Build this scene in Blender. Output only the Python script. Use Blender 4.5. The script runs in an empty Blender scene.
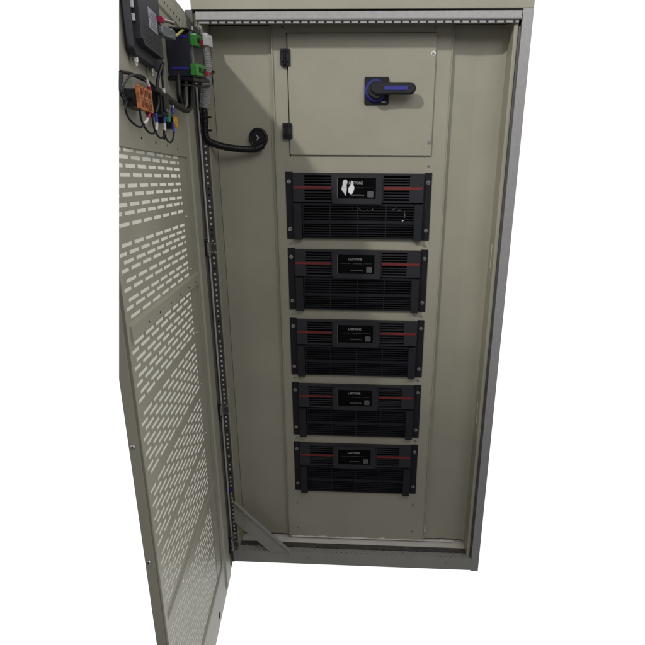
import bpy, bmesh, math, random
from mathutils import Vector, Matrix
random.seed(7)
scene = bpy.context.scene
C = scene.collection

# ------------------------------------------------------------------ camera
YAW, PIT, ROL = -0.038558, 0.289435, 0.008134
cy_, sy_ = math.cos(YAW), math.sin(YAW); cp_, sp_ = math.cos(PIT), math.sin(PIT)
fw = Vector((sy_*cp_, cy_*cp_, -sp_)); rt = Vector((cy_, -sy_, 0)); up = rt.cross(fw)
r2 = rt*math.cos(ROL)+up*math.sin(ROL); u2 = up*math.cos(ROL)-rt*math.sin(ROL)
cam = bpy.data.objects.new('camera', bpy.data.cameras.new('camera')); C.objects.link(cam)
M = Matrix((r2, u2, -fw)).transposed().to_4x4(); M.translation = (0.54351, -1.57636, 1.49660)
cam.matrix_world = M
cam.data.sensor_width = 36; cam.data.lens = 480.49/645*36
cam.data.shift_x = -(354.24-322.5)/645; cam.data.shift_y = 0.0004
cam.data.clip_start = 0.02; cam.data.clip_end = 200
scene.camera = cam

# ------------------------------------------------------------------ world: white studio surround behind the cabinet, dim room in front of it
w = bpy.data.worlds.new('World'); scene.world = w; w.use_nodes = True
nt = w.node_tree; nt.nodes.clear()
tc = nt.nodes.new('ShaderNodeTexCoord'); sx = nt.nodes.new('ShaderNodeSeparateXYZ')
mr = nt.nodes.new('ShaderNodeMapRange'); mr.inputs[1].default_value = -0.11; mr.inputs[2].default_value = 0.30
mx = nt.nodes.new('ShaderNodeMix'); mx.data_type = 'RGBA'
ROOM = (0.30, 0.295, 0.285, 1)
fr = nt.nodes.new('ShaderNodeMapRange'); fr.inputs[1].default_value = -0.6; fr.inputs[2].default_value = 0.3   # dark floor, lighter upper room
rm = nt.nodes.new('ShaderNodeMix'); rm.data_type = 'RGBA'; rm.inputs[6].default_value = (0.09, 0.09, 0.09, 1); rm.inputs[7].default_value = (0.25, 0.25, 0.25, 1)
nt.links.new(sx.outputs['Z'], fr.inputs[0]); nt.links.new(fr.outputs[0], rm.inputs[0]); nt.links.new(rm.outputs[2], mx.inputs[6])
mx.inputs[6].default_value = ROOM; mx.inputs[7].default_value = (1.02, 1.02, 1.02, 1)
bg = nt.nodes.new('ShaderNodeBackground'); wo = nt.nodes.new('ShaderNodeOutputWorld')
L_ = nt.links.new
L_(tc.outputs['Generated'], sx.inputs[0]); L_(sx.outputs['Y'], mr.inputs[0]); L_(mr.outputs[0], mx.inputs[0])
L_(mx.outputs[2], bg.inputs[0]); L_(bg.outputs[0], wo.inputs[0]); bg.inputs[1].default_value = 1.0

# ------------------------------------------------------------------ lamps
def lamp(name, kind, loc, target, power, col=(1, 1, 1), **k):
    d = bpy.data.lights.new(name, kind); d.energy = power; d.color = col
    for a, b in k.items(): setattr(d, a, b)
    o = bpy.data.objects.new(name, d); C.objects.link(o); o.location = loc
    o.rotation_euler = (Vector(target)-Vector(loc)).to_track_quat('-Z', 'Y').to_euler()
    return o
tgt = Vector((0.66, 0.08, 1.85)); dirn = Vector((-0.69, -1.0, 0.77)).normalized()
lamp('workshop_lamp', 'SPOT', tgt+dirn*6.0, tgt, 560, (1.0, 0.975, 0.93), spot_size=math.radians(20), spot_blend=1.0, shadow_soft_size=0.12)
lamp('overhead_fill', 'AREA', (1.20, -1.7, 2.75), (0.35, 0.0, 1.45), 11.5, (1.0, 0.99, 0.97), shape='RECTANGLE', size=1.6, size_y=0.9)  # added soft fill from above, stronger towards the cabinet top
# two small lamps added behind the camera to put glare in the topmost display
lamp('glare_lamp', 'AREA', (0.08, -6.0, 1.375), (0.445, 0, 1.47), 1.8, shape='ELLIPSE', size=0.075, size_y=0.24)
lamp('glare_lamp', 'AREA', (0.19, -6.0, 1.37), (0.468, 0, 1.47), 1.7, shape='ELLIPSE', size=0.07, size_y=0.19)

vs = scene.view_settings
vs.view_transform = 'Standard'; vs.look = 'None'; vs.exposure = 0.08; vs.gamma = 1
scene.render.resolution_x = scene.render.resolution_y = 1024

# ------------------------------------------------------------------ materials
def mat(name, col, rough=0.5, metal=0.0, spec=0.5, var=0.06, bump=0.0, bscale=300, scale=6, emis=None, coat=0, stretch=None):
    m = bpy.data.materials.new(name); m.use_nodes = True
    n = m.node_tree; b = n.nodes['Principled BSDF']
    b.inputs['Roughness'].default_value = rough; b.inputs['Metallic'].default_value = metal
    b.inputs['Specular IOR Level'].default_value = spec; b.inputs['Coat Weight'].default_value = coat
    t = n.nodes.new('ShaderNodeTexCoord'); no = n.nodes.new('ShaderNodeTexNoise'); no.inputs['Scale'].default_value = scale; no.inputs['Detail'].default_value = 6
    src = t.outputs['Object']
    if stretch:
        mp = n.nodes.new('ShaderNodeMapping'); mp.inputs['Scale'].default_value = stretch
        n.links.new(src, mp.inputs[0]); src = mp.outputs[0]
    n.links.new(src, no.inputs[0])
    rp = n.nodes.new('ShaderNodeValToRGB')
    rp.color_ramp.elements[0].position = 0.3; rp.color_ramp.elements[1].position = 0.7
    rp.color_ramp.elements[0].color = [c*(1-var) for c in col]+[1]; rp.color_ramp.elements[1].color = [min(1, c*(1+var)) for c in col]+[1]
    n.links.new(no.outputs[0], rp.inputs[0]); n.links.new(rp.outputs[0], b.inputs['Base Color'])
    if bump:
        nb = n.nodes.new('ShaderNodeTexNoise'); nb.inputs['Scale'].default_value = bscale
        bp = n.nodes.new('ShaderNodeBump'); bp.inputs['Strength'].default_value = bump; bp.inputs['Distance'].default_value = 0.001
        n.links.new(t.outputs['Object'], nb.inputs[0]); n.links.new(nb.outputs[0], bp.inputs['Height']); n.links.new(bp.outputs[0], b.inputs['Normal'])
    if emis:
        b.inputs['Emission Color'].default_value = (*emis[0], 1); b.inputs['Emission Strength'].default_value = emis[1]
    return m
PAINT = mat('beige_powder_coat', (0.402, 0.386, 0.312), 0.42, spec=0.4, var=0.07, bump=0.35, bscale=600, scale=4.5)
GALV = mat('galvanised_steel', (0.41, 0.40, 0.408), 0.42, metal=0.15, var=0.08, scale=90)
ZINC = mat('bright_zinc', (0.60, 0.59, 0.58), 0.35, metal=0.15, var=0.06, scale=50)
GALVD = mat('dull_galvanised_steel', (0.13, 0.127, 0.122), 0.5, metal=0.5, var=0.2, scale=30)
SILL = mat('grey_painted_steel', (0.36, 0.352, 0.325), 0.5, var=0.06, scale=8)
WHITE = mat('white_floor_board', (0.86, 0.82, 0.78), 0.6, var=0.05, scale=15)
HOLE = mat('dark_hole', (0.02, 0.02, 0.018), 0.9, var=0, spec=0.1)
LIGHTDOT = mat('bright_hole', (0.88, 0.87, 0.84), 0.5, var=0.1)
EDGE_SHADE = mat('edge_shade_grey', (0.13, 0.125, 0.11), 0.7)  # dark tone stands for shade along the door's hinge side
BLK = mat('black_sheet_steel', (0.018, 0.018, 0.024), 0.45, spec=0.22, var=0.12, bump=0.2, bscale=900)
BLK2 = mat('black_matt_plastic', (0.023, 0.023, 0.028), 0.5, spec=0.25, var=0.1, bump=0.2, bscale=900)
DARK = mat('dark_interior', (0.006, 0.006, 0.007), 0.8, spec=0.15, var=0.1)
BEZEL = mat('charcoal_bezel', (0.036, 0.036, 0.043), 0.45, spec=0.22, var=0.06)
GLASS = mat('black_display_glass', (0.002, 0.002, 0.003), 0.012, spec=0.14, var=0, bump=0.16, bscale=17)
RED = mat('red_stripe_paint', (0.21, 0.021, 0.022), 0.45, var=0.15, scale=60)
DRED = mat('dark_red_print', (0.16, 0.012, 0.014), 0.5)
PRINT = mat('white_print', (0.45, 0.46, 0.48), 0.5, var=0)
GPRINT = mat('grey_print', (0.12, 0.12, 0.125), 0.5, var=0)
CHROME = mat('bright_screw_steel', (0.62, 0.61, 0.60), 0.25, metal=0.9, var=0.1)
NAVY = mat('navy_black_plastic', (0.014, 0.015, 0.030), 0.38, spec=0.5, var=0.15)
HMI = mat('dark_grey_housing', (0.024, 0.025, 0.034), 0.5, var=0.08, bump=0.3, bscale=500)
BLUE = mat('blue_plastic', (0.030, 0.030, 0.30), 0.4)
GREEN = mat('green_connector', (0.035, 0.26, 0.035), 0.4, var=0.1)
GREEN2 = mat('green_button', (0.02, 0.24, 0.11), 0.4)
YEL = mat('yellow_button', (0.65, 0.33, 0.02), 0.4)
ORG = mat('orange_terminal', (0.50, 0.16, 0.05), 0.5, var=0.55, scale=140)
BRN = mat('brown_terminal', (0.15, 0.04, 0.02), 0.5, var=0.3, scale=120)
GREY = mat('grey_connector_shell', (0.20, 0.215, 0.225), 0.35, metal=0.3)
LABEL = mat('silver_label', (0.34, 0.34, 0.40), 0.5, var=0.12, scale=200)
CABLE = mat('black_cable', (0.008, 0.008, 0.011), 0.4, spec=0.35, var=0.2)
WSLV = mat('white_sleeve', (0.66, 0.65, 0.66), 0.5)
BSLV = mat('blue_ferrule', (0.035, 0.06, 0.42), 0.4)
RSLV = mat('red_ferrule', (0.42, 0.02, 0.07), 0.4)
YG = mat('yellow_green_wire', (0.42, 0.36, 0.05), 0.4, var=0.3, scale=50)
HOSE = mat('grey_corrugated_hose', (0.44, 0.44, 0.46), 0.42, spec=0.5, var=0.06)
# vent filter: pale fleece that lets some of the light behind the door through
FIL = bpy.data.materials.new('pale_filter_fleece'); FIL.use_nodes = True
n = FIL.node_tree; n.nodes.remove(n.nodes['Principled BSDF'])
df = n.nodes.new('ShaderNodeBsdfDiffuse'); tr = n.nodes.new('ShaderNodeBsdfTranslucent'); ms = n.nodes.new('ShaderNodeMixShader')
no = n.nodes.new('ShaderNodeTexNoise'); no.inputs['Scale'].default_value = 60; rp = n.nodes.new('ShaderNodeValToRGB')
rp.color_ramp.elements[0].color = (0.86, 0.85, 0.80, 1); rp.color_ramp.elements[1].color = (0.97, 0.96, 0.92, 1)
n.links.new(no.outputs[0], rp.inputs[0]); n.links.new(rp.outputs[0], df.inputs[0]); n.links.new(rp.outputs[0], tr.inputs[0])
ms.inputs[0].default_value = 0.95; n.links.new(df.outputs[0], ms.inputs[1]); n.links.new(tr.outputs[0], ms.inputs[2])
n.links.new(ms.outputs[0], n.nodes['Material Output'].inputs[0])

# ------------------------------------------------------------------ helpers
ORG_OF = {}
FITTED = True
def thing(name, label, cat, loc, group=None):
    o = bpy.data.objects.new(name, None); C.objects.link(o); o.location = loc; o.empty_display_size = 0.03
    o['label'] = label; o['category'] = cat
    if group: o['group'] = group
    ORG_OF[o.name] = Vector(loc)
    return o
def obj(name, bm, mats, parent=None, label=None, smooth=None, bevel=0, loc=None):
    """one mesh object; bm in world coordinates, stored relative to its root"""
    org = ORG_OF[parent.name] if parent else Vector(loc or (0, 0, 0))
    if FITTED:      # measured cabinet dimensions brought to their final scale
        for v in bm.verts:
            x = v.co.x; k = max(0.0, min(1.0, x/0.2, (0.97-x)/0.08))
            v.co.x = x-0.0062*k; v.co.z = v.co.z*0.9962+0.0006
    bmesh.ops.translate(bm, verts=bm.verts, vec=-org)
    bmesh.ops.recalc_face_normals(bm, faces=bm.faces)
    me = bpy.data.meshes.new(name); bm.to_mesh(me); bm.free()
    if not isinstance(mats, (list, tuple)): mats = [mats]
    for m in mats: me.materials.append(m)
    o = bpy.data.objects.new(name, me); C.objects.link(o)
    if parent:
        o.parent = parent; ORG_OF[o.name] = org
    else:
        o.location = org; ORG_OF[o.name] = org
    if smooth is not None:
        me.shade_smooth(); me.set_sharp_from_angle(angle=math.radians(smooth))
    if bevel:
        b = o.modifiers.new('bevel', 'BEVEL'); b.width = bevel; b.segments = 2; b.limit_method = 'ANGLE'; b.angle_limit = 0.7
    if label: o['label'] = label
    return o
def tag(o, label, cat, group=None):
    o['label'] = label; o['category'] = cat
    if group: o['group'] = group
    return o
B = bmesh.new
TH = -0.11841
dv = Vector((-math.sin(TH), -math.cos(TH), 0)); nv = Vector((math.cos(TH), -math.sin(TH), 0))
def D(s, off, z): return dv*(0.9855*s-0.0035) + nv*off + Vector((0, 0, 0.9907*z-0.0008))
def W_(x, y, z): return Vector((x, y, z))
def box(bm, a, b, X=W_, mi=0):
    vs_ = [bm.verts.new(X(x, y, z)) for x in (a[0], b[0]) for y in (a[1], b[1]) for z in (a[2], b[2])]
    for f in ((0, 1, 3, 2), (4, 6, 7, 5), (0, 4, 5, 1), (2, 3, 7, 6), (0, 2, 6, 4), (1, 5, 7, 3)):
        bm.faces.new([vs_[i] for i in f]).material_index = mi
    return bm
def prism(bm, pts, lo, hi, X=W_, axis='y', mi=0):
    """polygon extruded along y (pts are x,z) or along x (pts are y,z)"""
    def P(p, h): return X(p[0], h, p[1]) if axis == 'y' else X(h, p[0], p[1])
    A = [bm.verts.new(P(p, lo)) for p in pts]; Z = [bm.verts.new(P(p, hi)) for p in pts]
    bm.faces.new(A).material_index = mi; bm.faces.new(Z).material_index = mi
    for i in range(len(pts)):
        j = (i+1) % len(pts); bm.faces.new([A[i], A[j], Z[j], Z[i]]).material_index = mi
    return bm
def rrect(x0, x1, z0, z1, r, n=5):
    out = []
    for cx, cz, a0 in ((x1-r, z1-r, 0), (x0+r, z1-r, 90), (x0+r, z0+r, 180), (x1-r, z0+r, 270)):
        for k in range(n+1):
            a = math.radians(a0+90*k/n); out.append((cx+r*math.cos(a), cz+r*math.sin(a)))
    return out
def cyl(bm, c, axis, r, h, n=20, r2=None, mi=0):
    """cylinder from point c along axis vector, length h"""
    axis = Vector(axis).normalized(); c = Vector(c)
    t = axis.orthogonal().normalized(); b = axis.cross(t); r2 = r if r2 is None else r2
    A = [bm.verts.new(c+(t*math.cos(2*math.pi*i/n)+b*math.sin(2*math.pi*i/n))*r) for i in range(n)]
    Z = [bm.verts.new(c+axis*h+(t*math.cos(2*math.pi*i/n)+b*math.sin(2*math.pi*i/n))*r2) for i in range(n)]
    bm.faces.new(A).material_index = mi; bm.faces.new(Z).material_index = mi
    for i in range(n):
        j = (i+1) % n; bm.faces.new([A[i], A[j], Z[j], Z[i]]).material_index = mi
    return bm
def smooth_path(pts, sub=6):
    pts = [Vector(p) for p in pts]; out = []
    for i in range(len(pts)-1):
        p0 = pts[max(0, i-1)]; p1 = pts[i]; p2 = pts[i+1]; p3 = pts[min(len(pts)-1, i+2)]
        for k in range(sub):
            t = k/sub
            out.append(0.5*((2*p1)+(p2-p0)*t+(2*p0-5*p1+4*p2-p3)*t*t+(3*p1-p0-3*p2+p3)*t**3))
    out.append(pts[-1]); return out
def tube(bm, pts, r, n=10, sub=6, mi=0, rf=None, cap=True):
    P = smooth_path(pts, sub) if sub else [Vector(p) for p in pts]
    T = (P[1]-P[0]).normalized(); N = T.orthogonal().normalized(); prev = None; L = 0
    for i, p in enumerate(P):
        T2 = (P[min(i+1, len(P)-1)]-P[max(i-1, 0)]).normalized()
        N = (N-T2*N.dot(T2)).normalized(); Bn = T2.cross(N)
        rr = r if rf is None else rf(i)
        ring = [bm.verts.new(p+(N*math.cos(2*math.pi*k/n)+Bn*math.sin(2*math.pi*k/n))*rr) for k in range(n)]
        if prev:
            for k in range(n):
                bm.faces.new([prev[k], prev[(k+1) % n], ring[(k+1) % n], ring[k]]).material_index = mi
        elif cap: bm.faces.new(ring).material_index = mi
        prev = ring
    if cap: bm.faces.new(prev).material_index = mi
    return bm
def dot(bm, c, nrm, r, h=0.0006, n=8, mi=1): return cyl(bm, c, nrm, r, h, n, mi=mi)
def text_mesh(name, s, size, X, mat_, parent, weight=0.0, xscale=1.0):
    cu = bpy.data.curves.new('t', 'FONT'); cu.body = s; cu.size = size; cu.extrude = 0.0002; cu.offset = weight
    cu.align_x = 'CENTER'; cu.align_y = 'CENTER'
    to = bpy.data.objects.new('t', cu); C.objects.link(to)
    me = bpy.data.meshes.new_from_object(to.evaluated_get(bpy.context.evaluated_depsgraph_get()))
    bm = B(); bm.from_mesh(me); bpy.data.objects.remove(to); bpy.data.meshes.remove(me)
    for v in bm.verts: v.co = X(v.co.x*xscale, v.co.z, v.co.y)
    return obj(name, bm, mat_, parent)
def screw_bm(c, nrm, r=0.0055, h=0.003):
    bm = B(); cyl(bm, c, nrm, r*1.25, 0.0008, 14); cyl(bm, Vector(c)+Vector(nrm)*0.0008, nrm, r, h, 14, r2=r*0.6)
    c2 = Vector(c)+Vector(nrm)*(h+0.0009)
    cyl(bm, c2, nrm, r*0.34, 0.0003, 6, mi=1); return bm
def screws(parent, pts, nrm, r=0.0055):
    for c in pts: obj('screw', screw_bm(c, nrm, r), [CHROME, HOLE], parent, smooth=30)

# ================================================================== CABINET
PY = 0.078        # face of the mounting plate
FY = 0.090        # face of the two blank side plates
WX = 0.985
cab = thing('electrical_cabinet', 'tall beige steel cabinet standing with its perforated door swung open to the left', 'cabinet', (0.49, 0.30, 0.0))
Hc = 2.03
# shell: outer side sheets, back, roof
b = B(); box(b, (0.0, 0.012, 0.0), (0.012, 0.6, Hc)); obj('side_wall', b, PAINT, cab, bevel=0.001)
b = B(); box(b, (WX-0.012, 0.012, 0.0), (WX, 0.6, Hc)); obj('side_wall', b, PAINT, cab, bevel=0.001)
b = B(); box(b, (0.012, 0.588, 0.0), (WX-0.012, 0.6, Hc)); obj('back_wall', b, PAINT, cab)
b = B(); box(b, (0.0, 0.0, Hc), (WX, 0.6, Hc+0.012)); obj('roof', b, PAINT, cab)
# lintel above the opening: painted face, shadow gap, galvanised header with a rolled lower lip
b = B(); box(b, (0.0, 0.0, 1.9735), (WX, 0.012, Hc)); obj('lintel', b, PAINT, cab, bevel=0.0015)
b = B()
box(b, (0.004, 0.006, 1.969), (WX-0.018, 0.02, 1.9732), mi=1)
box(b, (0.012, 0.003, 1.951), (WX-0.030, 0.02, 1.9685))
tube(b, [(0.012, 0.003, 1.9490), (0.5, 0.003, 1.9490), (WX-0.030, 0.003, 1.9490)], 0.0032, n=8, sub=1)
box(b, (0.02, 0.006, 1.939), (WX-0.036, 0.012, 1.951), mi=0)
for i in range(37):
    x = 0.055+i*0.0245
    box(b, (x-0.003, 0.0045, 1.9400), (x+0.003, 0.0055, 1.9435), mi=1)
box(b, (0.02, 0.020, 1.957), (WX-0.036, 0.088, 1.960), mi=2)
obj('header_rail', b, [GALV, HOLE, PAINT], cab, 'galvanised rail with a row of small holes under the lintel')
# right-hand front post: galvanised flange, dark perforated return
b = B()
box(b, (WX-0.0285, 0.0, 0.0), (WX, 0.012, 1.9732)); 
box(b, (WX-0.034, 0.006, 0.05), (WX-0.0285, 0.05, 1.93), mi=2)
for i in range(76):
    z = 0.08+i*0.0245
    box(b, (WX-0.0346, 0.020, z-0.004), (WX-0.0340, 0.027, z+0.004), mi=1)
obj('front_post', b, [GALV, HOLE, GALVD], cab, 'galvanised front post along the right side of the opening', bevel=0.0008)
# left-hand (hinge) post: dark perforated strip between bright folded edges
b = B()
box(b, (-0.018, 0.002, 0.0), (0.003, 0.012, 1.9732), mi=1)
tube(b, [(0.000, -0.0015, 0.06), (0.000, -0.0015, 1.0), (0.000, -0.0015, 1.93)], 0.0030, n=12, sub=1, mi=4)
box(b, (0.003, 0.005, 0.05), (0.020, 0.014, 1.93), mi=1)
for i in range(98):
    z = 0.10+i*0.0185
    rr = random.random()
    box(b, (0.0085, 0.0044, z-0.0030), (0.0140, 0.0050, z+0.0030), mi=2 if rr < 0.8 else 3)
obj('front_post', b, [GALV, GALVD, LIGHTDOT, HOLE, ZINC], cab, 'perforated galvanised post on the hinge side with a column of holes')
# inner side returns between the posts and the blank plates
b = B(); box(b, (0.0125, 0.0145, 0.058), (0.024, FY, 1.956)); obj('side_return', b, PAINT, cab, bevel=0.002)
b = B(); box(b, (WX-0.045, 0.0145, 0.058), (WX-0.0345, FY, 1.956))
for z in (1.793, 1.333, 1.208, 0.751, 0.626): dot(b, (WX-0.045, 0.035, z), (-1, 0, 0), 0.003, n=8)
for z in (1.28, 1.24, 0.70, 0.655): box(b, (WX-0.0457, 0.045, z-0.02), (WX-0.045, 0.048, z+0.02), mi=2)
obj('side_return', b, [PAINT, CHROME, WHITE], cab)
# blank plates left and right, with soft folds
b = B(); box(b, (0.024, FY, 0.074), (0.2225, FY+0.002, 1.956))
box(b, (0.2105, FY-0.003, 0.074), (0.2225, FY, 1.956)); obj('blank_plate', b, PAINT, cab, 'plain beige plate left of the module column', bevel=0.001)
b = B(); prism(b, [(0.781, FY-0.004), (0.7835, FY), (0.86, FY+0.004), (0.93, FY), (0.94, FY-0.01), (0.94, FY+0.006), (0.781, FY+0.006)], 0.074, 1.956,
              X=lambda x, h, z: Vector((x, z, h)))
obj('blank_plate', b, PAINT, cab, 'plain beige plate right of the module column')
# sill
b = B()
box(b, (0.0, 0.0, 0.004), (WX-0.0290, 0.012, 0.058))
box(b, (0.0, 0.0120, 0.050), (WX-0.035, 0.030, 0.0575))
for i in range(46):
    x = 0.03+i*0.0198
    dot(b, (x, 0.0085, 0.0580), (0, 0, 1), 0.0016, 0.0005, 6); 
    if i % 2: dot(b, (x+0.008, 0.021, 0.0575), (0, 0, 1), 0.0018, 0.0005, 6)
for x in (0.86, 0.77, 0.31): dot(b, (x, -0.0004, 0.035), (0, -1, 0), 0.0018, 0.0005, 6)
obj('sill', b, [SILL, HOLE], cab, 'grey sill across the foot of the opening with rows of tiny holes', bevel=0.0012)
b = B(); box(b, (0.02, 0.0305, 0.050), (WX-0.036, 0.050, 0.064), mi=0)
for i in range(34): dot(b, (0.05+i*0.0268, 0.0302, 0.0585), (0, -1, 0), 0.0024, 0.0005, 8, mi=1 if i > 5 else 2)
obj('sill_rail', b, [GALVD, HOLE, LIGHTDOT], cab)
b = B(); box(b, (0.0125, 0.0505, 0.048), (WX-0.0125, 0.587, 0.060)); obj('floor_plate', b, WHITE, cab, 'white floor board showing behind the sill')
# ragged white sealant along the foot of the plates
b = B(); x = 0.232; up_, lo_ = [], []
while x < 0.90:
    up_.append((x, 0.0735+random.choice((0.0005, 0.002, 0.004, 0.001))*random.random()*1.6)); lo_.append((x, 0.0705)); x += random.uniform(0.006, 0.02)
prism(b, lo_+up_[::-1], PY-0.002, PY+0.004)
obj('sealant_bead', b, WHITE, cab)
b = B(); prism(b, [(0.779, 0.12), (0.783, 0.121), (0.7825, 0.15), (0.7795, 0.148)], PY-0.006, PY-0.0042); obj('sealant_dab', b, WHITE, cab)

# mounting plate with openings for the modules
MX0, MX1 = 0.2478, 0.7304
MH, MP, MT = 0.2197, 0.25073, 1.5202
b = B()
zs = [0.072]
box(b, (0.2235, PY, 0.072), (0.2755, PY+0.0025, 1.957)); box(b, (0.7145, PY, 0.072), (0.780, PY+0.0025, 1.957))
edges = []
for i in range(5): edges.append(((MT-MP*i-MH)/0.9962+0.012, (MT-MP*i)/0.9962-0.012))
cur = 1.957
for lo, hi in edges:
    box(b, (0.2755, PY, hi), (0.7145, PY+0.0025, cur)); cur = lo
box(b, (0.2755, PY, 0.072), (0.7145, PY+0.0025, cur))
box(b, (0.2235, PY-0.0045, 0.074), (0.2265, PY, 1.956)); box(b, (0.7775, PY-0.004, 0.074), (0.7800, PY, 1.956))
plate = obj('mounting_plate', b, PAINT, cab, 'beige plate with the five black modules screwed to it')
screws(plate, [(x, PY, z) for x, z in [(0.26, 1.955-0.008), (0.724, 1.944), (0.26, 1.554), (0.724, 1.546), (0.264, 1.290), (0.725, 1.286), (0.263, 1.036), (0.724, 1.035),
        (0.265, 0.788), (0.724, 0.787), (0.265, 0.534), (0.726, 0.534), (0.263, 0.239), (0.729, 0.244), (0.264, 0.117), (0.730, 0.119)]], (0, -1, 0), 0.0045)
# small compartment door in the upper part of the plate
b = B(); prism(b, rrect(0.274, 0.7285, 1.5785, 1.929, 0.002, 2), PY-0.0075, PY-0.0055)
# dark strips and backing in the gap round the door
box(b, (0.270, PY-0.0012, 1.5745), (0.2745, PY-0.0002, 1.9325), mi=1); box(b, (0.270, PY-0.0012, 1.9285), (0.7265, PY-0.0002, 1.9325), mi=1)
box(b, (0.276, PY-0.0055, 1.580), (0.7270, PY-0.0012, 1.927), mi=1)
cdoor = obj('compartment_door', b, [PAINT, HOLE], cab, 'small closed beige door above the modules with two black hinges on its left edge', bevel=0.0008)
screws(cdoor, [(0.7215, PY-0.0075, 1.874), (0.7215, PY-0.0075, 1.619)], (0, -1, 0), 0.0055)
for z in (1.864, 1.650):
    b = B(); prism(b, rrect(0.2510, 0.2815, z-0.024, z+0.024, 0.004), PY-0.0125, PY-0.0078)
    prism(b, rrect(0.2510, 0.2695, z-0.024, z+0.024, 0.003), PY-0.0078, PY-0.0001)
    for k in range(5): cyl(b, (0.2655, PY-0.0125, z-0.0215+k*0.009), (0, 0, 1), 0.0042, 0.0078, 12)
    for dx in (-0.008, 0.009):
        for dz in (-0.014, 0.014): dot(b, (0.2660+dx, PY-0.0125, z+dz), (0, -1, 0), 0.0026, 0.0006, 10)
    obj('hinge', b, [BLK, DARK], cdoor, 'black block hinge', bevel=0.0006)

# diagonal stay plate at the lower left
b = B(); prism(b, [(0.017, 0.288), (0.022, 0.292), (0.243, 0.0665), (0.232, 0.0595), (0.160, 0.0595), (0.018, 0.196)], -0.004, -0.001)
prism(b, [(0.022, 0.2925), (0.026, 0.2925), (0.247, 0.0665), (0.243, 0.0655)], -0.014, -0.001, mi=1)
obj('diagonal_brace', b, [SILL, GALV], cab, 'grey diagonal stay plate in the lower left corner of the opening')

FITTED = False
# ------------------------------------------------------------------ main door (opened), in door coordinates s (from hinge), off (towards inside), z
CUTP, CUTQ = (0.6006, 1.8227), (0.8218, 1.1717)
def cut(bm):
    p = D(CUTP[0], 0, CUTP[1]); q = D(CUTQ[0], 0, CUTQ[1])
    nn = (q-p).cross(D(0.5408, -0.02, 1.8403)-p).normalized()     # bevelled corner cut
    if nn.dot(dv) < 0: nn = -nn
    bmesh.ops.bisect_plane(bm, geom=bm.verts[:]+bm.edges[:]+bm.faces[:], plane_co=p, plane_no=nn, clear_outer=True)
    be = [e for e in bm.edges if e.is_boundary]
    if be: bmesh.ops.holes_fill(bm, edges=be, sides=8)
    return bm
ZT, ZB = 1.957, 0.006
SE = 0.777
S0, S1 = 0.197, 0.757
b = B()   # frame of the door: plates round the two vent fields and the edge returns
box(b, (0.078, -0.004, 1.568), (SE, 0.0, ZT), D)
box(b, (0.078, -0.004, ZB), (S0, 0.0, 1.568), D)
box(b, (S1, -0.004, ZB), (SE, 0.0, 1.568), D)
box(b, (S0, -0.004, ZB), (S1, 0.0, 0.150), D)
box(b, (SE-0.002, -0.020, ZB), (SE, -0.004, ZT), D)
box(b, (0.006, -0.020, ZB), (SE-0.002, -0.018, 0.152), D); box(b, (0.006, -0.020, 1.566), (SE-0.002, -0.018, ZT), D)
box(b, (0.006, -0.018, ZB), (0.20, -0.016, ZT), D); box(b, (0.006, -0.018, ZB), (SE-0.002, -0.004, ZB+0.002), D)
for s, z in ((0.56, 1.590), (0.468, 1.588), (0.377, 1.587), (0.288, 1.585)): dot(b, D(s, 0.0, z), nv, 0.0030)
dot(b, D(0.296, 0.0, 0.045), nv, 0.011)
dot(b, D(0.40, 0.0, 1.607), nv, 0.009, n=14)
door = obj('door', cut(b), [PAINT, HOLE], cab, 'beige steel door standing open, seen from its inner side, with rows of vent slots', bevel=0.0)
b = B()
box(b, (0.016, -0.017, 0.02), (0.078, -0.006, ZT-0.006), D)
box(b, (0.006, -0.0165, 1.880), (0.0775, -0.0005, ZT), D)  # added up to the door top to straighten its cast shadow
obj('hinge_edge_shade', cut(b), EDGE_SHADE, door)  # strip coloured dark in place of the shaded hinge-side edge
def chan(bm, s0, s1, z0, z1, h, e=0.004, base=0.0003):
    """folded channel with sloping sides on the door plane"""
    A = [bm.verts.new(D(*p)) for p in ((s0, base, z0), (s1, base, z0), (s1, base, z1), (s0, base, z1))]
    T = [bm.verts.new(D(*p)) for p in ((s0+e, h, z0+e), (s1-e, h, z0+e), (s1-e, h, z1-e), (s0+e, h, z1-e))]
    bm.faces.new(T)
    for i in range(4): j = (i+1) % 4; bm.faces.new([A[i], A[j], T[j], T[i]])
b = B(); chan(b, 0.092, 0.172, 0.03, 1.945, 0.006, 0.007); chan(b, S1+0.0015, SE-0.001, 0.012, 1.945, 0.005, 0.003)
obj('stiffener', cut(b), PAINT, door)
b = B(); chan(b, S0-0.002, S1+0.001, 1.2095, 1.2445, 0.007, 0.003, -0.0040)
for s in (0.66, 0.585, 0.50, 0.415, 0.33, 0.25): dot(b, D(s, 0.007, 1.224), nv, 0.0026)
obj('crossbar', cut(b), [PAINT, HOLE], door, 'flat bar across the door between the two vent fields')
b = B(); chan(b, S0-0.002, S1+0.001, 0.497, 0.527, 0.0005, 0.003, -0.0040); 
for s in (0.33, 0.62): dot(b, D(s, 0.0005, 0.512), nv, 0.0035, mi=1)
obj('crossbar', b, [PAINT, CHROME], door)
b = B(); chan(b, S0+0.002, S1, 0.1502, 0.168, 0.001, 0.006, -0.0040); obj('crossbar', b, PAINT, door)
b = B(); box(b, (0.205, -0.0042, 0.170), (0.262, -0.0030, 1.566), D); obj('edge_strip', b, PAINT, door, bevel=0.0004)
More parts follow.
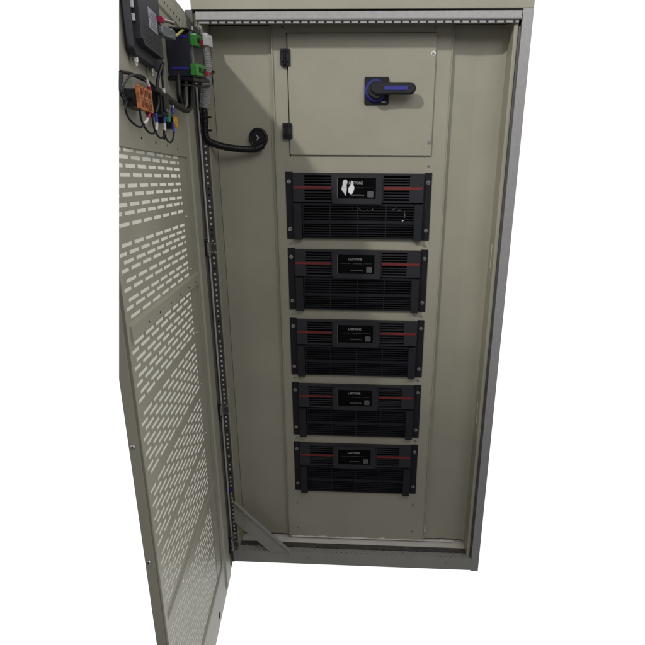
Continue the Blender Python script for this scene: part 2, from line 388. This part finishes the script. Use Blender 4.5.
# slotted vent sheet, real slots
rows = []
up_rows = [1.550, 1.534, 1.517, 1.497, 1.481, 1.462, 1.4465, 1.426, 1.389, 1.373, 1.3575, 1.3425, 1.322, 1.306, 1.285, 1.270, 1.2515]
ph = [1, 0, 1, 0, 1, 0, 1, 0, 0, 1, 0, 1, 0, 1, 0, 1, 0]
rows = [(1.5635, 0)]+list(zip(up_rows, ph))
k = 0
for base in (1.197, 1.042, 0.864, 0.690):
    z = base
    nrow = 8 if base > 1.1 else 9
    for i in range(nrow):
        rows.append((z, k % 2)); k += 1; z -= (0.0150 if i % 2 == 0 else 0.0200) if base > 1.1 else 0.0172
z = 0.470
while z > 0.175:
    if not (0.325 < z < 0.345): rows.append((z, k % 2))
    k += 1; z -= 0.0172
rows.sort(reverse=True)
SH = 0.0072
b = B(); OF0, OF1 = -0.0050, -0.0042
cur = 1.570
for z, p_ in rows:
    SH = 0.0072 if z > 1.2 else 0.0078
    box(b, (S0-0.001, OF0, z+SH/2), (S1+0.001, OF1, cur), D)
    right = 0.279
    # slots along the row
    e = 0.7225 if p_ == 0 else 0.7555
    sl = []
    while e > right:
        a0 = max(e-0.054, 0.271)
        if e-a0 > 0.006: sl.append((a0, e))
        e -= 0.0667
    if p_ == 0: sl.insert(0, (0.7515, 0.7555))
    pos = S1+0.001
    for a0, e0 in sl:
        box(b, (e0, OF0, z-SH/2), (pos, OF1, z+SH/2), D); pos = a0
    box(b, (S0-0.001, OF0, z-SH/2), (pos, OF1, z+SH/2), D)
    cur = z-SH/2
box(b, (S0-0.001, OF0, 0.149), (S1+0.001, OF1, cur), D)
obj('vent_sheet', cut(b), PAINT, door, 'sheet pierced by staggered rows of short horizontal slots')
b = B(); box(b, (S0, -0.0056, 0.155), (S1, -0.0052, 1.566), D)
obj('filter_mat', cut(b), FIL, door, 'pale filter fleece behind the slots')
screws(door, [D(0.253, -0.0030, z) for z in (1.409, 1.262, 1.071, 0.905, 0.737, 0.571, 0.401, 0.235)], nv, 0.0042)
screws(door, [D(SE, -0.012, z)+dv*0.0002 for z in (1.00, 0.72, 0.45)], dv, 0.0045)
# perforated rail near the top of the door
b = B(); chan(b, 0.10, 0.43, 1.892, 1.935, 0.004, 0.005)
for i in range(12): dot(b, D(0.12+i*0.026, 0.004, 1.913), nv, 0.0030)
obj('perforated_rail', b, [PAINT, HOLE], door)
for zd, zp in ((1.299, 1.275), (0.718, 0.687), (0.150, 0.092)):
    b = B()
    prism(b, [(0.066, zd+0.026), (0.096, zd+0.026), (0.096, zd-0.026), (0.066, zd-0.026), (0.066, zd-0.018), (0.086, zd-0.018), (0.086, zd+0.018), (0.066, zd+0.018)], 0.0005, 0.012, D, mi=1)
    prism(b, [(0.020, zd-0.018), (0.085, zd-0.016), (0.085, zd+0.016), (0.020, zd+0.014)], 0.001, 0.010, D, mi=0)
    for dz in (0.022, -0.022): cyl(b, D(0.078, 0.012, zd+dz), nv, 0.0035, 0.003, 10, mi=0)
    cyl(b, (0.002, -0.008, zp-0.026), (0, 0, 1), 0.0050, 0.052, 12, mi=0)
    box(b, (0.003, -0.004, zp-0.022), (0.018, 0.0035, zp+0.022), mi=2)
    for dx, dz in ((0.009, 0.013), (0.009, -0.013), (0.021, 0.016), (0.021, -0.014)): cyl(b, (dx, -0.004, zp+dz), (0, -1, 0), 0.0042, 0.004, 8, mi=0)
    obj('hinge', b, [CHROME, BLK, GALVD], door, 'dark bracket hinge with bright screws', bevel=0.0006)

# ================================================================== POWER MODULES
def module(label):
    X0, Z0 = MX0, MT-MH
    r = thing('power_module', label, 'power module', (X0, PY, Z0), 'black power modules stacked in the cabinet')
    wd = 0.4826; yf = PY-0.0005
    def X(x, y, z): return Vector((X0+x, yf-y, Z0+z))
    for e0, e1 in ((0.0, 0.0245), (wd-0.0245, wd)):
        b = B(); prism(b, rrect(e0, e1, 0.0, MH, 0.002, 2), 0.0, 0.003, X); obj('mounting_ear', b, BLK, r, bevel=0.0006)
    b = B()
    box(b, (0.0245, 0.0, 0.004), (wd-0.0245, 0.001, MH-0.003), X)
    prism(b, [(0.0265, 0.014), (0.0265, MH-0.014), (wd-0.0265, MH-0.014), (wd-0.0265, 0.014)], -0.35, -0.006, X)
    obj('chassis', b, DARK, r)
    # upper fascia
    fz0, fz1 = 0.124, MH-0.003; yb, yt = 0.001, 0.014
    gl = (0.064, 0.152); gr = (0.325, 0.411); gz = (0.129, 0.209)
    b = B()
    box(b, (0.0255, yb, fz0), (gl[0], yt, fz1), X); box(b, (gr[1], yb, fz0), (wd-0.0255, yt, fz1), X)
    box(b, (gl[1], yb, fz0), (gr[0], yt, fz1), X)
    for g in (gl, gr):
        box(b, (g[0], yb, gz[1]), (g[1], yt, fz1), X); box(b, (g[0], yb, fz0), (g[1], yt, gz[0]), X)
    box(b, (0.0255, 0.001, 0.1195), (wd-0.0255, 0.0025, fz0), X, mi=1)
    obj('fascia', b, [BEZEL, DARK], r, bevel=0.0008)
    for g in (gl, gr):
        b = B()
        for k in range(4):
            z = gz[1]-0.0085-k*0.0087; box(b, (g[0], 0.005, z-0.0016), (g[1], 0.011, z+0.0016), X)
            z = gz[0]+0.0085+k*0.0087; box(b, (g[0], 0.005, z-0.0016), (g[1], 0.011, z+0.0016), X)
        box(b, (g[0], 0.004, 0.1635), (g[1], 0.0125, 0.1760), X)
        box(b, (g[0], 0.001, gz[0]), (g[1], 0.0018, gz[1]), X, mi=1)
        obj('louvre', b, [BEZEL, DARK], r)
    for a0, a1 in ((0.0275, gl[1]), (gr[0], wd-0.030)):
        b = B(); box(b, (a0, yt-0.0012, 0.1660), (a1, yt+0.0010, 0.1735), X); st = obj('red_stripe', b, RED, r)
        if a0 < 0.1: text_mesh('lettering', 'LASTONE', 0.0085, lambda x, y, z: X(0.112+x, yt+0.0011+y, 0.1697+z), DRED, st, xscale=1.5)
    # display
    b = B(); bx0, bx1, bz0, bz1 = 0.1555, 0.3195, 0.1185, 0.2130; sx0, sx1, sz0, sz1 = 0.1725, 0.3000, 0.1355, 0.2010
    prism(b, [(bx0, bz0), (bx1, bz0), (bx1, sz0), (bx0, sz0)], yt, yt+0.007, X); prism(b, [(bx0, sz1), (bx1, sz1), (bx1-0.006, bz1), (bx0+0.006, bz1)], yt, yt+0.007, X)
    box(b, (bx0, yt, sz0), (sx0, yt+0.007, sz1), X); box(b, (sx1, yt, sz0), (bx1, yt+0.007, sz1), X)
    box(b, (sx1+0.0085, yt+0.007, bz0+0.004), (sx1+0.0095, yt+0.008, bz1-0.012), X)
    box(b, (sx0, yt+0.004, sz0), (sx0+0.0016, yt+0.0074, sz1), X, mi=1)
    obj('display_bezel', b, [BEZEL, GREY], r, bevel=0.0010)
    b = B(); box(b, (sx0+0.0016, yt, sz0), (sx1, yt+0.0035, sz1), X)
    disp = obj('display', b, GLASS, r)
    cxs = (sx0+sx1)/2; ys = yt+0.0036
    text_mesh('lettering', 'LASTONE', 0.0108, lambda x, y, z: X(cxs-0.002+x, ys+y, 0.1855+z), PRINT, disp, 0.00012, 1.0)
    b = B(); random.seed(3)
    for zc, hgt, x0, x1 in ((0.1705, 0.0022, cxs-0.010, cxs+0.018), (0.1475, 0.0045, cxs-0.018, cxs+0.024)):
        x = x0
        while x < x1:
            ww = random.uniform(0.0016, 0.0032); box(b, (x, ys, zc-hgt/2), (x+ww, ys+0.0003, zc+hgt/2*random.uniform(0.5, 1)), X); x += ww+0.0011
    box(b, (sx0+0.012, ys, 0.1703), (cxs-0.016, ys+0.0003, 0.1709), X); box(b, (cxs+0.024, ys, 0.1703), (sx1-0.010, ys+0.0003, 0.1709), X)
    obj('small_print', b, GPRINT, disp)
    b = B(); prism(b, rrect(0.2725, 0.2920, 0.1405, 0.1595, 0.0025), ys, ys+0.0003, X)
    obj('key_symbol', b, GPRINT, disp)
    # lower half: posts, cross rail, louvres in eight cells
    for a0 in (0.0265, wd-0.0265-0.0265):
        b = B(); box(b, (a0, 0.001, -0.001), (a0+0.0265, 0.020, 0.1190), X); obj('handle_post', b, BLK2, r, bevel=0.0012)
    b = B(); x0, x1 = 0.0535, wd-0.0535
    box(b, (x0, 0.001, 0.1120), (x1, 0.010, 0.1190), X); box(b, (x0, 0.001, 0.0530), (x1, 0.011, 0.0640), X); box(b, (x0, 0.001, 0.003), (x1, 0.010, 0.0085), X)
    nx = 4; cw = (x1-x0)/nx
    for i in range(nx+1):
        xx = x0+i*cw; a = max(x0, xx-0.0018); e = min(x1, xx+0.0018)
        box(b, (a, 0.001, 0.0085), (e, 0.0095, 0.0530), X); box(b, (a, 0.001, 0.0640), (e, 0.0095, 0.1120), X)
    box(b, (x0, 0.001, 0.0085), (x0+0.005, 0.0095, 0.1120), X)
    for z0, z1 in ((0.0085, 0.0530), (0.0640, 0.1120)):
        for k in range(5):
            z = z0+(k+0.75)*(z1-z0)/5.5
            for i in range(nx): box(b, (x0+i*cw+0.0018, 0.004, z-0.0013), (x0+(i+1)*cw-0.0018, 0.0082, z+0.0013), X)
    obj('vent_grille', b, BLK, r)
    for x in (0.0115, wd-0.0115):
        for z in (0.033, 0.189): obj('screw', screw_bm(X(x, 0.003, z), (0, -1, 0), 0.0050), [CHROME, HOLE], r, smooth=30)
    return r
LBL = ['topmost black power module, bright glare on its display, just below the small door',
       'black power module second from the top, directly under the one with the glare',
       'black power module in the middle of the column of five',
       'black power module second from the bottom of the column',
       'lowest black power module, above the empty bottom plate']
def dup(o, parent=None):
    c = o.copy(); C.objects.link(c)
    if parent: c.parent = parent
    for ch in list(o.children): dup(ch, c)
    return c
m0 = module(LBL[0])
for i in range(1, 5):
    c = dup(m0); c.location = (MX0+random.uniform(-0.0006, 0.0006), PY, MT-MH-MP*i); c['label'] = LBL[i]

FITTED = True
# glints of a fan guard behind the topmost grille, modelled as broken bright arcs
c = Vector((MX0+0.380, PY-0.0030, MT-MH+0.086)); b = B()
def arc(a0, a1, rad, t, dz=0):
    n_ = 14; tube(b, [c+Vector((math.cos(math.radians(a0+(a1-a0)*i/n_))*rad, 0, math.sin(math.radians(a0+(a1-a0)*i/n_))*rad+dz)) for i in range(n_+1)], t, n=6, sub=0)
arc(30, -15, 0.0255, 0.0016); arc(-35, -60, 0.0255, 0.0030); arc(135, 100, 0.0255, 0.0026); arc(85, 62, 0.0190, 0.0036)
for gx, gz, gr_ in ((-0.085, 0.022, 0.0030), (-0.128, 0.023, 0.0035), (-0.100, 0.020, 0.0015), (-0.150, 0.020, 0.0015)): tube(b, [c+Vector((gx, 0, gz)), c+Vector((gx+0.004, 0, gz-0.006))], gr_*0.6, n=6, sub=0)  # loose bright bits added as further glints
obj('fan_guard_glints', b, CHROME, m0, smooth=40)
# ================================================================== ROTARY SWITCH on the compartment door
sy = PY-0.0076
sw = thing('rotary_switch', 'black rotary main switch with blue ring and horizontal lever on the small beige door', 'switch', (0.549, sy, 1.767))
b = B(); prism(b, rrect(0.512, 0.588, 1.729, 1.808, 0.005), sy-0.006, sy); 
box(b, (0.566, sy-0.0064, 1.734), (0.580, sy-0.006, 1.738), mi=1); obj('base_plate', b, [BLK, PRINT], sw, bevel=0.001)
b = B()
for (c0, r0, h0, y0, mi_) in ((None, 0.034, 0.012, 0.006, 0),): cyl(b, (0.547, sy-y0, 1.768), (0, -1, 0), r0, h0, 40, r2=0.031)
obj('dial_ring', b, BLUE, sw, smooth=40)
b = B(); cyl(b, (0.549, sy-0.018, 1.768), (0, -1, 0), 0.027, 0.022, 36, r2=0.024); box(b, (0.5205, sy-0.0196, 1.7655), (0.5265, sy-0.0186, 1.7735), mi=1)
obj('hub', b, [BLK2, BLUE], sw, smooth=40)
b = B(); lev = [(0.535, 1.787), (0.556, 1.792), (0.60, 1.7895), (0.640, 1.7885), (0.655, 1.786)]
pts = [(0.532, 1.760), (0.532, 1.782), (0.548, 1.789), (0.60, 1.7870), (0.648, 1.7870)]
for k in range(9):
    a = math.radians(90-22.5*k); pts.append((0.652+0.0175*math.cos(a), 1.7695+0.0175*math.sin(a)))
pts += [(0.60, 1.7525), (0.548, 1.7500)]
prism(b, pts, sy-0.046, sy-0.030)
obj('lever', b, BLK2, sw, bevel=0.005, smooth=40)
b = B(); prism(b, [(0.571, 1.7700), (0.576, 1.7760), (0.644, 1.7760), (0.644, 1.7640), (0.576, 1.7640)], sy-0.0472, sy-0.0440); obj('blue_inlay', b, BLUE, sw)

# ================================================================== CONDUIT: grey hose, black wrapped tail, gland
hz = [(0.022, -0.020, 1.885), (0.032, -0.010, 1.872), (0.037, -0.004, 1.850), (0.036, 0.000, 1.812), (0.030, 0.0, 1.771), (0.024, 0.0, 1.734), (0.0185, 0.0, 1.708)]
hs = thing('corrugated_hose', 'grey corrugated hose hanging at the hinge side, ending in a black wrapped cable', 'hose', (0.02, 0.0, 1.70))
b = B(); tube(b, hz, 0.0155, n=18, sub=14, rf=lambda i: 0.0160 if i % 2 else 0.0142); obj('hose', b, HOSE, hs, smooth=60)
cb = thing('cable_loom', 'thick black wrapped cable bending from the grey hose into the round gland', 'cable', (0.02, 0.02, 1.60))
tl = [(0.0175, -0.001, 1.712), (0.0180, -0.001, 1.671), (0.0150, 0.0, 1.642), (0.0205, 0.004, 1.618), (0.044, 0.018, 1.6045), (0.080, 0.035, 1.5970), (0.115, 0.050, 1.594), (0.150, 0.060, 1.5935), (0.168, 0.063, 1.598), (0.182, 0.072, 1.606)]
b = B(); tube(b, tl, 0.0105, n=14, sub=10, rf=lambda i: 0.0108+0.0007*math.sin(i*1.9)); obj('sheath', b, CABLE, cb, smooth=60)
for c in ((0.0180, -0.001, 1.683), (0.0155, 0.0, 1.645)):
    b = B(); cyl(b, Vector(c)-Vector((0, 0, 0.002)), (0, 0, 1), 0.0126, 0.004, 16); box(b, (c[0]+0.010, c[1]-0.003, c[2]-0.003), (c[0]+0.022, c[1]+0.001, c[2]+0.003)); obj('cable_tie', b, BLK, cb)
gl_ = thing('cable_gland', 'round black rubber gland on the left plate where the cable enters', 'gland', (0.166, FY, 1.63))
b = B(); cyl(b, (0.167, FY, 1.630), (0, -1, 0), 0.0315, 0.016, 36, r2=0.0300)
ring = [Vector((0.167+0.0265*math.cos(a), FY-0.0145, 1.630+0.0265*math.sin(a))) for a in [2*math.pi*i/48 for i in range(49)]]
tube(b, ring, 0.0040, n=10, sub=0, cap=False); obj('rubber_ring', b, CABLE, gl_, smooth=50)
b = B(); prism(b, [(0.160, 1.641), (0.1725, 1.631), (0.163, 1.620), (0.1665, 1.631)], FY-0.0180, FY-0.0162); obj('pale_chevron', b, PRINT, gl_)  # small pale chevron on the gland face

# yellow-green earth wire near the lowest hinge
b = B(); tube(b, [(0.012, 0.0, 0.345), (0.0165, -0.018, 0.322), (0.033, -0.020, 0.294), (0.059, -0.020, 0.267), (0.073, -0.020, 0.235), (0.067, -0.020, 0.202), (0.045, -0.020, 0.173), (0.016, -0.018, 0.152), (0.006, -0.012, 0.125)], 0.0013, n=8)
box(b, (0.007, -0.006, 0.335), (0.016, 0.003, 0.352), mi=1)
gw = obj('earth_wire', b, [YG, BLUE], None, loc=(0.02, -0.02, 0.12), smooth=60); tag(gw, 'thin yellow green earth wire looping over the diagonal brace by the lowest hinge', 'wire')

FITTED = False
# ================================================================== DEVICES ON THE DOOR
def dthing(name, label, cat, s, z, group=None): return thing(name, label, cat, tuple(D(s, 0, z)), group)
# operator terminal (its rear housing)
t = dthing('operator_terminal', 'big dark grey terminal housing with a silver label at the top of the open door', 'terminal', 0.53, 1.737)
b = B(); prism(b, [(0.418, 1.742), (0.424, 1.737), (0.595, 1.737), (0.606, 1.748), (0.606, 1.900), (0.418, 1.900)], 0.0065, 0.0195, D)
box(b, (0.46, 0.0002, 1.742), (0.594, 0.0065, 1.895), D)
obj('rear_housing', b, HMI, t, bevel=0.002)
b = B(); prism(b, [(0.463, 1.900), (0.463, 1.7575), (0.584, 1.7575), (0.592, 1.766), (0.592, 1.900)], 0.0195, 0.0335, D)
for k in range(7): box(b, (0.480, 0.0335, 1.764+k*0.0048), (0.575, 0.0340, 1.7658+k*0.0048), D)
obj('cover', b, HMI, t, 'stepped cover', bevel=0.0015)
b = B(); box(b, (0.492, 0.0336, 1.797), (0.545, 0.0342, 1.834), D)
for k in range(6): box(b, (0.497, 0.0342, 1.801+k*0.0053), (0.540-0.006*(k % 3), 0.0345, 1.8033+k*0.0053), D, mi=1)
obj('label_plate', b, [LABEL, GREY], t)
for z in (1.822, 1.800):
    b = B(); box(b, (0.5945, 0.0195, z-0.006), (0.600, 0.0240, z+0.006), D); obj('catch', b, WSLV, t)
for s in (0.578, 0.478):
    b = B(); cyl(b, D(s, 0.011, 1.7365), (0, 0, -1), 0.0055, 0.009, 14); cyl(b, D(s, 0.011, 1.7275), (0, 0, -1), 0.0035, 0.006, 10); obj('clamp_screw', b, CHROME, t, smooth=40)
def DT(s, off, z): return D(s, off, z+(0.31-s)*0.15)     # device box and its plug sit slightly tilted
# serial connector
t = dthing('plug_connector', 'grey metal plug connector between the terminal housing and the black device box', 'connector', 0.42, 1.82)
b = B(); prism(b, [(0.374, 1.826), (0.466, 1.826), (0.476, 1.830), (0.476, 1.843), (0.466, 1.847), (0.374, 1.847), (0.367, 1.842), (0.367, 1.831)], 0.0200, 0.040, DT)
obj('shell', b, GREY, t, bevel=0.002)
for z in (1.830, 1.843):
    b = B(); cyl(b, DT(0.402, 0.040, z), nv, 0.0026, 0.003, 12); obj('screw', b, CHROME, t)
b = B(); tube(b, [D(0.367, 0.030, 1.829), D(0.350, 0.036, 1.832), D(0.332, 0.040, 1.842), D(0.318, 0.046, 1.852), D(0.300, 0.05, 1.860)], 0.0028, n=8)
o = obj('earth_lead', b, YG, None, loc=tuple(D(0.3, 0, 1.84)), smooth=60); tag(o, 'short yellow green lead between grey plug connector and device box', 'wire')
# black device box with two green plugs
t = dthing('device_box', 'navy black device box with two green plug terminals at the top of the door', 'device box', 0.2, 1.75)
b = B(); box(b, (0.135, 0.0005, 1.752), (0.310, 0.058, 1.852), DT); obj('housing', b, NAVY, t, bevel=0.002)
b = B(); box(b, (0.125, 0.0, 1.8525), (0.322, 0.060, 1.859), DT); obj('lid', b, CABLE, t, bevel=0.002)
b = B(); box(b, (0.120, 0.0, 1.743), (0.320, 0.062, 1.7515), DT); obj('foot_plate', b, CABLE, t, bevel=0.002)
for z in (1.768, 1.838):
    b = B(); box(b, (0.310, 0.010, z), (0.3115, 0.052, z+0.006), DT); obj('blue_line', b, BLUE, t)
for s in (0.150, 0.29):
    b = B(); box(b, (s, 0.058, 1.756), (s+0.012, 0.060, 1.854), DT); obj('face_rail', b, GREY, t)
for z, a0, a1 in ((1.834, 0.215, 0.315), (1.768, 0.215, 0.335)):
    b = B(); prism(b, [(a0, z-0.012), (a1, z-0.012), (a1, z+0.010), (a1-0.01, z+0.014), (a0, z+0.014)], 0.060, 0.073, DT)
    for k in range(6): box(b, (a0+0.006+k*0.015, 0.073, z-0.006), (a0+0.014+k*0.015, 0.0735, z+0.006), DT, mi=1)
    obj('green_plug', b, [GREEN, HOLE], t, bevel=0.001)
b = B(); box(b, (0.225, 0.074, 1.824), (0.275, 0.083, 1.838), DT); obj('red_plug', b, RSLV, t, bevel=0.001)
b = B(); box(b, (0.210, 0.0835, 1.826), (0.285, 0.093, 1.852), DT); dot(b, DT(0.245, 0.093, 1.842), nv, 0.003); obj('white_tag', b, [WSLV, HOLE], t, bevel=0.001)
b = B(); box(b, (0.215, 0.074, 1.758), (0.245, 0.083, 1.768), DT); obj('red_plug', b, RSLV, t, bevel=0.001)
# contactor
t = dthing('contact_block', 'black switch block with an orange terminal face and wires on the open door', 'contact block', 0.60, 1.635)
b = B(); box(b, (0.570, 0.0005, 1.640), (0.640, 0.024, 1.672), D); box(b, (0.576, 0.024, 1.638), (0.632, 0.0275, 1.675), D); obj('block_body', b, CABLE, t, bevel=0.0015)
b = B()
box(b, (0.574, 0.0275, 1.636), (0.650, 0.034, 1.677), D)
for k in range(3):
    for j in range(2): cyl(b, D(0.588+k*0.024, 0.034, 1.646+j*0.021), nv, 0.0060, 0.0012, 12, mi=1)
box(b, (0.578, 0.034, 1.6550), (0.646, 0.0345, 1.6570), D, mi=2)
for k in range(2): box(b, (0.598+k*0.024, 0.034, 1.638), (0.6005+k*0.024, 0.0348, 1.675), D, mi=1)
obj('orange_terminal', b, [ORG, BRN, GPRINT], t, bevel=0.0008)
# second block behind it
t = dthing('contact_block', 'small plain black contact block between the orange block and the green button', 'contact block', 0.48, 1.64)
b = B(); box(b, (0.475, 0.0005, 1.641), (0.520, 0.036, 1.686), D); box(b, (0.480, 0.036, 1.648), (0.512, 0.040, 1.680), D); obj('block_body', b, CABLE, t, bevel=0.0015)
b = B()
for k in range(2): box(b, (0.484+k*0.014, 0.040, 1.6475), (0.492+k*0.014, 0.042, 1.6535), D)
obj('terminal_screw', b, CHROME, t)
for s, z, m_, nm, lb in ((0.432, 1.648, GREEN2, 'push_button', 'black button body with a green disc on the open door'), (0.372, 1.641, YEL, 'push_button', 'black button body with a yellow disc on the open door')):
    t = dthing(nm, lb, 'push button', s, z, 'push button bodies on the open door')
    b = B(); cyl(b, D(s, 0.0005, z), nv, 0.0105, 0.021, 22); box(b, (s-0.009, 0.002, z-0.016), (s+0.009, 0.014, z+0.016), D); obj('button_body', b, CABLE, t, smooth=40)
    b = B(); cyl(b, D(s, 0.0215, z), nv, 0.0140, 0.004, 24, r2=0.0125); obj('coloured_disc', b, m_, t, smooth=40)
# wires
def wire(name, label, pts, off, r, bands=(), grp=None, m_=CABLE, offs=None):
    P = [D(s, (offs[i] if offs else off), z) for i, (s, z) in enumerate(pts)]
    t = thing(name, label, 'wire', tuple(P[0]), grp)
    b = B(); tube(b, P, r, n=8, sub=6); obj('insulation', b, m_, t, smooth=60)
    SP = smooth_path(P, 6)
    for i0, i1, mm, nm in bands:
        b = B(); tube(b, SP[i0:i1+1], r*1.45, n=10, sub=0); obj(nm, b, mm, t, smooth=60)
    return t
G_ = 'looped control wires on the open door'
wire('control_wire', 'thin black wire looping below the orange block into a white sleeve and red ferrule', [(0.71, 1.64), (0.719, 1.626), (0.71, 1.613), (0.683, 1.605), (0.651, 1.603), (0.626, 1.612), (0.605, 1.623), (0.587, 1.636)], 0.03, 0.0021, [(29, 36, WSLV, 'sleeve'), (36, 42, RSLV, 'ferrule')], G_)
wire('control_wire', 'thin black wire looping up over the orange block into a white sleeve and red ferrule', [(0.71, 1.64), (0.723, 1.654), (0.703, 1.673), (0.675, 1.686), (0.642, 1.694), (0.609, 1.698), (0.587, 1.695), (0.578, 1.688), (0.571, 1.678)], 0.03, 0.0021, [(35, 43, WSLV, 'sleeve'), (43, 48, RSLV, 'ferrule')], G_)
wire('control_wire', 'thin black wire hanging right of the orange block with white sleeve and blue ferrule', [(0.646, 1.636), (0.64, 1.614), (0.618, 1.601), (0.59, 1.597), (0.563, 1.603), (0.549, 1.618), (0.549, 1.640)], 0.03, 0.0021, [(25, 31, WSLV, 'sleeve'), (31, 36, BSLV, 'ferrule')], G_)
wire('control_wire', 'thin black wire hanging in a loop below the green button disc', [(0.574, 1.640), (0.568, 1.608), (0.546, 1.595), (0.518, 1.595), (0.5, 1.607), (0.492, 1.623), (0.49, 1.645)], 0.03, 0.0021, [(25, 31, WSLV, 'sleeve'), (31, 36, BSLV, 'ferrule')], G_)
wire('control_wire', 'thin black wire hanging in a loop below the yellow button disc into a blue ferrule', [(0.504, 1.612), (0.49, 1.595), (0.465, 1.589), (0.438, 1.597), (0.424, 1.616), (0.423, 1.635)], 0.03, 0.0021, [(23, 30, BSLV, 'ferrule')], G_)
wire('control_wire', 'thin black wire above the yellow button disc in a white sleeve and blue ferrule', [(0.419, 1.655), (0.413, 1.670), (0.41, 1.684), (0.43, 1.6885), (0.455, 1.684), (0.482, 1.679)], 0.03, 0.0021, [(0, 5, BSLV, 'ferrule'), (5, 11, WSLV, 'sleeve')], G_)
wire('control_wire', 'thin black wire rising straight from the green button disc with a blue ferrule', [(0.482, 1.659), (0.476, 1.676), (0.476, 1.698), (0.474, 1.723), (0.455, 1.752)], 0.03, 0.0026, [(1, 6, BSLV, 'ferrule'), (7, 12, WSLV, 'sleeve')], G_)
wire('control_wire', 'black wire in a tall loop along the cut edge left of the orange block', [(0.669, 1.691), (0.677, 1.669), (0.679, 1.658), (0.672, 1.651), (0.635, 1.655), (0.60, 1.660)], 0.012, 0.0035, (), G_)
wire('control_wire', 'black wire running along the door from the tall loop to the terminal housing', [(0.669, 1.693), (0.627, 1.699), (0.561, 1.702), (0.499, 1.703), (0.489, 1.692), (0.487, 1.68)], 0.012, 0.0035, (), G_)
wire('control_wire', 'bundle wire dropping from terminal housing between both black blocks', [(0.47, 1.745), (0.505, 1.715), (0.52, 1.695), (0.518, 1.675), (0.53, 1.655), (0.55, 1.640)], 0.03, 0.0034, (), G_)
K_ = 'thick cables under the device box'
wire('thick_cable', 'thick black cable dropping from device box and turning left towards the buttons', [(0.216, 1.760), (0.222, 1.735), (0.229, 1.71), (0.24, 1.693), (0.272, 1.680), (0.309, 1.676), (0.364, 1.677), (0.43, 1.680), (0.503, 1.684), (0.554, 1.687)], 0.03, 0.0070, (), K_)
wire('thick_cable', 'thick black cable hanging from left part of the device box into the bundle', [(0.33, 1.752), (0.334, 1.721), (0.337, 1.701), (0.325, 1.687), (0.345, 1.681), (0.40, 1.683), (0.47, 1.689)], 0.028, 0.0062, (), K_)
wire('thick_cable', 'black cable beside the hose side of the box joining the left turning bundle', [(0.245, 1.758), (0.25, 1.735), (0.252, 1.712), (0.262, 1.694), (0.30, 1.687), (0.36, 1.688), (0.43, 1.692), (0.48, 1.697)], 0.018, 0.0055, (), K_)
wire('control_wire', 'black wire curving out past the lower green plug and back under the device box', [(0.150, 1.795), (0.075, 1.808), (0.015, 1.816), (-0.020, 1.812), (-0.030, 1.800), (-0.006, 1.787), (0.076, 1.769), (0.17, 1.755), (0.241, 1.745), (0.306, 1.735)], 0.04, 0.0032, [(3, 10, YG, 'ferrule')], None,
     offs=[0.078, 0.068, 0.05, 0.042, 0.04, 0.04, 0.04, 0.038, 0.034, 0.03])
# red-capped stud near the top rail
t = dthing('fixing_stud', 'metal stud with a red cap beside the terminal housing at the top of the door', 'stud', 0.36, 1.85)
b = B(); tube(b, [D(0.455, 0.036, 1.834), D(0.40, 0.030, 1.848), D(0.34, 0.03, 1.860)], 0.0035, n=10); obj('stud', b, CHROME, t, smooth=40)
b = B(); cyl(b, D(0.480, 0.038, 1.830), (D(0.455, 0.036, 1.834)-D(0.480, 0.038, 1.830)), 0.0062, 0.024, 14); obj('red_cap', b, RSLV, t, smooth=40)
